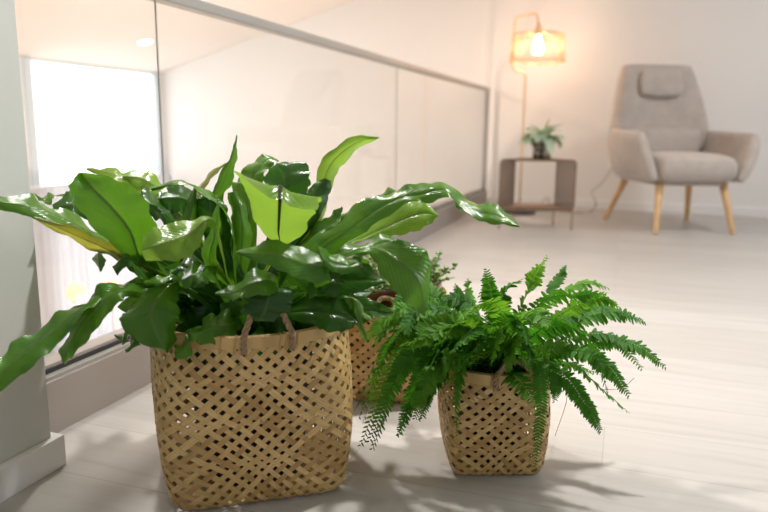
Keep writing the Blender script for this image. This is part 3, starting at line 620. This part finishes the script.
EB([(20, 300), (0, 250), (-15, 200), (5, 175)], [(75, 300), (70, 250), (60, 200), (40, 175)], [1.27, 1.26, 1.26, 1.27], 'leaf_old_shaded', du=.01, dd=.01, ruf=.06)
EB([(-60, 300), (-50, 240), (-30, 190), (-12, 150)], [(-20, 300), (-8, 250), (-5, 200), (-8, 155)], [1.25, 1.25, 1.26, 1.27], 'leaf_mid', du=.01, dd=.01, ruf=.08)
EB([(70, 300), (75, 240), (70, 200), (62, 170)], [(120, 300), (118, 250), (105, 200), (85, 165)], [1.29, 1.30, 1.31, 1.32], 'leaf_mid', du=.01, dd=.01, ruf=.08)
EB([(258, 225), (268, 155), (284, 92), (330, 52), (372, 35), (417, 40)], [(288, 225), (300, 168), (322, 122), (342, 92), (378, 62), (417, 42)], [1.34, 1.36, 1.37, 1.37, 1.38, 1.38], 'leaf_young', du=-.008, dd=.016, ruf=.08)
EB([(240, 230), (246, 190), (252, 160), (290, 135)], [(282, 220), (295, 190), (304, 165), (306, 142)], [1.32, 1.33, 1.34, 1.35], 'leaf_old_shaded', du=.01, dd=.01, ruf=.06)
# ---- reaching right
EB([(250, 292), (312, 243), (392, 186), (450, 166), (495, 151), (550, 142), (614, 178), (660, 195), (705, 205), (745, 246)], [(290, 322), (372, 268), (432, 226), (492, 190), (530, 193), (580, 180), (602, 202), (640, 231), (690, 241), (743, 249)], [1.22, 1.19, 1.17, 1.16, 1.15, 1.14, 1.13, 1.12, 1.11, 1.10], 'leaf_mid', ruf=.10, freq=6, n=64)
EB([(330, 290), (372, 265), (420, 222), (470, 190), (510, 185), (556, 221)], [(340, 300), (392, 278), (450, 270), (490, 262), (530, 246), (555, 224)], [1.27, 1.25, 1.235, 1.22, 1.21, 1.20], 'leaf_young', ruf=.06)
EB([(260, 262), (300, 230), (350, 204), (400, 180), (436, 162), (456, 163)], [(275, 270), (322, 238), (372, 223), (412, 201), (442, 178), (456, 166)], [1.32, 1.32, 1.32, 1.32, 1.32, 1.32], 'leaf_mid', ruf=.14)
EB([(230, 290), (270, 245), (310, 215), (330, 200)], [(240, 300), (290, 265), (325, 240), (332, 205)], [1.30, 1.30, 1.31, 1.32], 'leaf_mid', ruf=.1)
EB([(300, 302), (370, 288), (430, 268), (467, 279)], [(310, 324), (390, 312), (440, 296), (467, 283)], [1.2, 1.18, 1.17, 1.16], 'leaf_mid', ruf=.1)
EB([(300, 345), (385, 308), (424, 365), (472, 415), (520, 456)], [(300, 325), (400, 291), (500, 287), (539, 345), (524, 456)], [1.16, 1.11, 1.09, 1.085, 1.085], 'leaf_mid', mid=[(300, 335), (392, 298), (460, 330), (508, 378), (522, 457)], du=-.012, dd=.03, dm=.0, ruf=.05, freq=5)
EB([(372, 341), (345, 358), (310, 353), (285, 330), (271, 291)], [(372, 324), (342, 319), (314, 313), (292, 303), (273, 290)], [1.12, 1.10, 1.09, 1.085, 1.08], 'leaf_mid', du=-.015, dd=.015, ruf=.08)
EB([(292, 330), (240, 300), (180, 279), (130, 291), (84, 306)], [(302, 377), (262, 378), (200, 356), (150, 336), (85, 310)], [1.11, 1.08, 1.06, 1.05, 1.04], 'leaf_mid', ruf=.05, du=.02, dd=-.014)
EB([(178, 385), (150, 344), (110, 359), (75, 385), (34, 401)], [(180, 398), (166, 407), (120, 409), (75, 419), (36, 406)], [1.10, 1.07, 1.06, 1.055, 1.05], 'leaf_mid', ruf=.1)
EB([(140, 392), (104, 408), (99, 438), (102, 466)], [(195, 388), (217, 410), (206, 442), (172, 468)], [1.10, 1.075, 1.07, 1.075], 'leaf_old_shaded', du=.008, dd=.008, ruf=.07)
EB([(300, 345), (360, 330), (410, 350), (432, 375)], [(272, 402), (330, 412), (390, 392), (432, 379)], [1.15, 1.14, 1.13, 1.12], 'leaf_old_shaded', ruf=.06)
EB([(232, 420), (300, 408), (340, 420), (367, 470)], [(240, 470), (290, 490), (330, 492), (364, 476)], [1.14, 1.11, 1.095, 1.09], 'leaf_old_shaded', ruf=.1)
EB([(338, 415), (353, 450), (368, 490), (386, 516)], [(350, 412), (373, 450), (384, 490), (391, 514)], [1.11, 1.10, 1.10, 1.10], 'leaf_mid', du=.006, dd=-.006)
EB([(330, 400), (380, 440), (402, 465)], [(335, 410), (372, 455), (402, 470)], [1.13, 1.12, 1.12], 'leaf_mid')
EB([(-30, 320), (0, 330), (10, 350), (20, 380)], [(-60, 360), (-30, 380), (-5, 390), (18, 385)], [1.13, 1.11, 1.10, 1.10], 'leaf_old_shaded')
EB([(190, 350), (215, 385), (235, 400), (250, 415)], [(215, 345), (260, 375), (275, 400), (255, 418)], [1.13, 1.12, 1.11, 1.11], 'leaf_old_shaded')
# the rest of the rosette, all round the crown
for i in range(34):
    a = i*2.39996; el = lrng.uniform(.6, 1.3); Ln = lrng.uniform(.19, .30); d = Vector((math.cos(a)*math.cos(el), math.sin(a)*math.cos(el), math.sin(el)))
    if d.y < -.2: d *= .58
    p = Vector((BIG[0]+.03*math.cos(a), BIG[1]+.03*math.sin(a), .25)); P = [p]
    for q in range(5): p = p+d*Ln/5; P.append(p.copy()); d = (d+Vector((math.cos(a)*.12, math.sin(a)*.12, -.17))).normalized()*d.length
    ribbon_leaf(P, lrng.uniform(.026, .04), lrng.uniform(-25, 25), m=lrng.choice(['leaf_old_shaded', 'leaf_mid', 'leaf_old_shaded']), parent=nest, wave=.2, n=22)
# ------------------------------------------------------------------ sword fern
fern = thing('sword_fern', 'bushy sword fern with feathery fronds spilling over the smallest basket', 'plant', (SML[0], SML[1], .006))
FO = Vector(fern.location); frng = random.Random(5)
mb = MB(); mb.lathe([(0, 0), (.058, 0), (.076, .165), (.08, .165), (.08, .172), (.074, .172), (.072, .155), (0, .155)], 36); mb.build('liner_pot', M['plastic'], fern)  # unseen black liner that darkens the small basket's holes
mb = MB(); mb.lathe([(.0715, .152), (.04, .158), (0, .162)], 28); mb.build('soil', M['soil'], fern)
def frond(P, pl, m, n=None):
    Ltot = sum((Vector(P[i+1])-Vector(P[i])).length for i in range(len(P)-1)); n = n or max(14, int(Ltot/.0070))
    pts = spline(P, n); mb = MB(); mb.tube([p-FO for p in pts[::2]], [.0011*(1-.7*i/len(pts[::2])) for i in range(len(pts[::2]))], 4)
    prev = None; roll = frng.uniform(-1.1, 1.1)
    for i in range(int(n*.12), n+1):
        s = i/n; p = pts[i]; t = (pts[min(i+1, n)]-pts[max(i-1, 0)]).normalized()
        upv = Vector((0, 0, 1))-t*t.z
        out = Vector((p.x-SML[0], p.y-SML[1], .02)).normalized()
        if upv.length < .35: upv = upv+out*.6; upv = upv-t*upv.dot(t)
        upv.normalize()
        if prev: upv = (prev*.7+upv*.3); upv = (upv-t*upv.dot(t)).normalized()
        prev = upv.copy()
        u2 = Matrix.Rotation(roll, 3, t) @ upv; side = t.cross(u2)
        ln = 1.25*pl*(math.sin(PI*min(1, .14+.82*s))**.65 if s < .95 else .35)*frng.uniform(.85, 1.1)
        for sg in (-1, 1):
            d = (side*sg+t*(.25+.35*s)+u2*frng.uniform(-.45, .25)).normalized(); b = p+t*(.0022*sg); wq = t*1.0; wq = (wq-d*wq.dot(d)).normalized(); hw = ln*.18
            nn = d.cross(wq)*sg
            vs = [b]; uv = [(.5, 0)]
            for f, k in ((.12, .95), (.4, 1.0), (.72, .78), (.92, .42)):
                c_ = b+d*ln*f-Vector((0, 0, 1))*ln*.14*f*f
                vs += [c_+wq*hw*k*1.1+u2*hw*.25, c_, c_-wq*hw*k*.9+u2*hw*.25]; uv += [(1, f), (.5, f), (0, f)]
            vs.append(b+d*ln-Vector((0, 0, 1))*ln*.14); uv.append((.5, 1))
            fs = [(0, 1, 2), (0, 2, 3)]+[(1+3*q+j, 4+3*q+j, 5+3*q+j, 2+3*q+j) for q in range(3) for j in (0, 1)]+[(10, 13, 11), (11, 13, 12)]
            mb.add([v-FO for v in vs], fs, uv)
    return mb.build('frond', M[m], fern, True, True)
cz = .175
def crown(): return Vector((SML[0]+frng.uniform(-.035, .035), SML[1]+frng.uniform(-.035, .035), cz))
def Fp(pts, pl=.02, m='pinna', j=0): return frond([crown()]+[at(x+frng.uniform(-j, j), y+frng.uniform(-j, j), Y+frng.uniform(-j, j)*.004) for x, y, Y in pts], pl, m)
spec = [([(520, 310, 1.3), (532, 282, 1.3), (546, 258, 1.3)], .019, 'pinna_new'), ([(540, 305, 1.32), (556, 282, 1.34), (564, 267, 1.35)], .017, 'pinna'),
 ([(550, 305, 1.3), (585, 282, 1.3), (606, 287, 1.3)], .018, 'pinna_new'), ([(560, 315, 1.27), (598, 298, 1.25), (618, 307, 1.23)], .018, 'pinna_new'),
 ([(570, 325, 1.32), (612, 312, 1.34), (643, 321, 1.35)], .020, 'pinna'), ([(585, 345, 1.28), (632, 344, 1.25), (664, 366, 1.22)], .017, 'pinna'),
 ([(575, 352, 1.23), (607, 366, 1.19), (628, 394, 1.16)], .017, 'pinna'), ([(565, 362, 1.2), (600, 388, 1.15), (627, 411, 1.12)], .016, 'pinna'),
 ([(555, 372, 1.18), (584, 402, 1.13), (600, 430, 1.11)], .016, 'pinna'), ([(545, 362, 1.19), (556, 382, 1.16), (555, 400, 1.15)], .013, 'pinna'),
 ([(532, 362, 1.17), (541, 392, 1.14), (539, 430, 1.145), (535, 468, 1.16)], .012, 'pinna'), ([(470, 352, 1.17), (460, 378, 1.14), (456, 405, 1.14), (457, 434, 1.145)], .015, 'pinna'),
 ([(494, 320, 1.3), (491, 295, 1.3), (487, 271, 1.3)], .020, 'pinna'), ([(480, 315, 1.34), (470, 295, 1.36), (467, 281, 1.37)], .016, 'pinna_new'), ([(475, 322, 1.38), (462, 300, 1.4), (455, 286, 1.41)], .014, 'pinna'),
 ([(448, 330, 1.25), (405, 362, 1.22), (370, 440, 1.2)], .021, 'pinna'), ([(450, 342, 1.22), (422, 375, 1.19), (398, 434, 1.18)], .021, 'pinna'), ([(440, 322, 1.3), (392, 345, 1.28), (360, 416, 1.26)], .020, 'pinna'),
 ([(440, 312, 1.33), (400, 318, 1.34), (372, 345, 1.33)], .02, 'pinna'), ([(455, 352, 1.19), (438, 380, 1.16), (420, 418, 1.15)], .02, 'pinna'), ([(440, 300, 1.38), (410, 300, 1.4), (385, 318, 1.4)], .018, 'pinna'),
 ([(452, 318, 1.27), (424, 312, 1.24), (400, 328, 1.22)], .02, 'pinna_new'), ([(470, 330, 1.2), (440, 330, 1.15), (412, 348, 1.12)], .021, 'pinna_new'),
 ([(480, 330, 1.17), (470, 335, 1.12), (452, 352, 1.09)], .02, 'pinna'), ([(520, 320, 1.2), (535, 312, 1.14), (548, 325, 1.1)], .021, 'pinna_new'), ([(500, 330, 1.17), (497, 340, 1.12), (492, 362, 1.1)], .02, 'pinna_new'),
 ([(500, 338, 1.18), (480, 343, 1.13), (464, 362, 1.11)], .021, 'pinna'), ([(508, 342, 1.17), (512, 346, 1.13), (508, 370, 1.12)], .02, 'pinna_new'), ([(520, 345, 1.17), (528, 350, 1.13), (530, 374, 1.12)], .019, 'pinna'), ([(505, 325, 1.2), (520, 322, 1.14), (528, 342, 1.1)], .022, 'pinna'), ([(480, 318, 1.24), (462, 300, 1.24), (440, 302, 1.24)], .019, 'pinna'), ([(500, 308, 1.32), (508, 288, 1.33), (520, 280, 1.34)], .019, 'pinna'), ([(490, 335, 1.18), (466, 350, 1.14), (447, 372, 1.13)], .021, 'pinna'),
 ([(540, 330, 1.2), (572, 328, 1.14), (600, 352, 1.1)], .02, 'pinna'), ([(500, 310, 1.22), (480, 305, 1.16), (460, 318, 1.12)], .021, 'pinna_new')]
for P, pl, m in spec: Fp(P, pl, m)
for q in range(2):
    for P, pl, m in spec[15:23]: Fp(P, pl*.95, frng.choice(['pinna', 'pinna', 'pinna_new']), 9)
for P, pl, m in spec[3:7]: Fp([(x-18, y-6, Y) for x, y, Y in P], pl, 'pinna', 8)
for i in range(44):
    a = i*2.39996; el = frng.uniform(.4, 1.5); L = frng.uniform(.145, .215)*(.85 if el > 1.1 else 1); d = Vector((math.cos(a)*math.cos(el), math.sin(a)*math.cos(el), math.sin(el))); p = crown(); P = [p]
    for q in range(5): p = p+d*L/5; P.append(p.copy()); d = (d+Vector((math.cos(a)*.1, math.sin(a)*.1, -.24))).normalized()
    frond(P, frng.uniform(.017, .022), frng.choice(['pinna', 'pinna_new']))
mb = MB(); mb.tube(spline([at(545, 372, 1.2), at(560, 378, 1.18), at(567, 398, 1.17), floor_at(555, 436, .004)], 14), .0006, 5); mb.tube(spline([at(600, 390, 1.17), at(622, 388, 1.16), at(634, 378, 1.15)], 8), .0005, 5)
for v in mb.v: v -= FO
mb.build('dry_runner', M['twig'], fern)
# ------------------------------------------------------------------ small leafed succulent in a brown pot inside the middle basket
jd = thing('jade_plant', 'small leafed variegated succulent in a brown glazed pot inside the middle basket', 'plant', (MID[0], MID[1], .006))
mb = MB(); mb.lathe([(0, 0), (.10, 0), (.128, .20), (.143, .238), (.151, .255), (.152, .268), (.149, .274), (.142, .272), (.137, .25), (0, .245)], 44); mb.build('pot', M['brownpot'], jd)
mb = MB(); mb.lathe([(.1305, .247), (.07, .252), (0, .255)], 30); mb.build('soil', M['soil'], jd)
jr = random.Random(21); st = MB(); lv = MB()
for i in range(95):
    a = jr.uniform(0, 2*PI); r0 = .135*math.sqrt(jr.random()); p = Vector((r0*math.cos(a), r0*math.sin(a), .25)); d = Vector((math.cos(a)*.75, math.sin(a)*.75, jr.uniform(.5, 1.4))).normalized(); P = [p]; Ls = jr.uniform(.045, .095)
    for q in range(5):
        p = p+d*Ls/5; P.append(p.copy()); d = (d+Vector((jr.uniform(-.2, .2), jr.uniform(-.2, .2), -.08))).normalized()
        for sg in range(4):
            b = jr.uniform(0, 2*PI); o = Vector((math.cos(b), math.sin(b), jr.uniform(-.2, .8))).normalized(); s2 = o.orthogonal().normalized(); s2 = Matrix.Rotation(jr.uniform(0, 6.28), 3, o) @ s2; ln = jr.uniform(.011, .016); hw = ln*.40; th = o.cross(s2)*.0012
            m0 = p+o*ln*.55; lv.add([p, m0-o*ln*.25+s2*hw*.8, m0+o*ln*.2+s2*hw, p+o*ln, m0+o*ln*.2-s2*hw, m0-o*ln*.25-s2*hw*.8, m0+th, m0-th], [(0, 1, 6), (1, 2, 6), (2, 3, 6), (3, 4, 6), (4, 5, 6), (5, 0, 6), (1, 0, 7), (2, 1, 7), (3, 2, 7), (4, 3, 7), (5, 4, 7), (0, 5, 7)], [(.5, 0), (.9, .3), (1, .7), (.5, 1), (0, .7), (.1, .3), (.3, .5), (.3, .5)])
    st.tube(P, .0016, 5)
st.build('stems', M['twig'], jd); o = lv.build('foliage', M['jade'], jd, True, True)
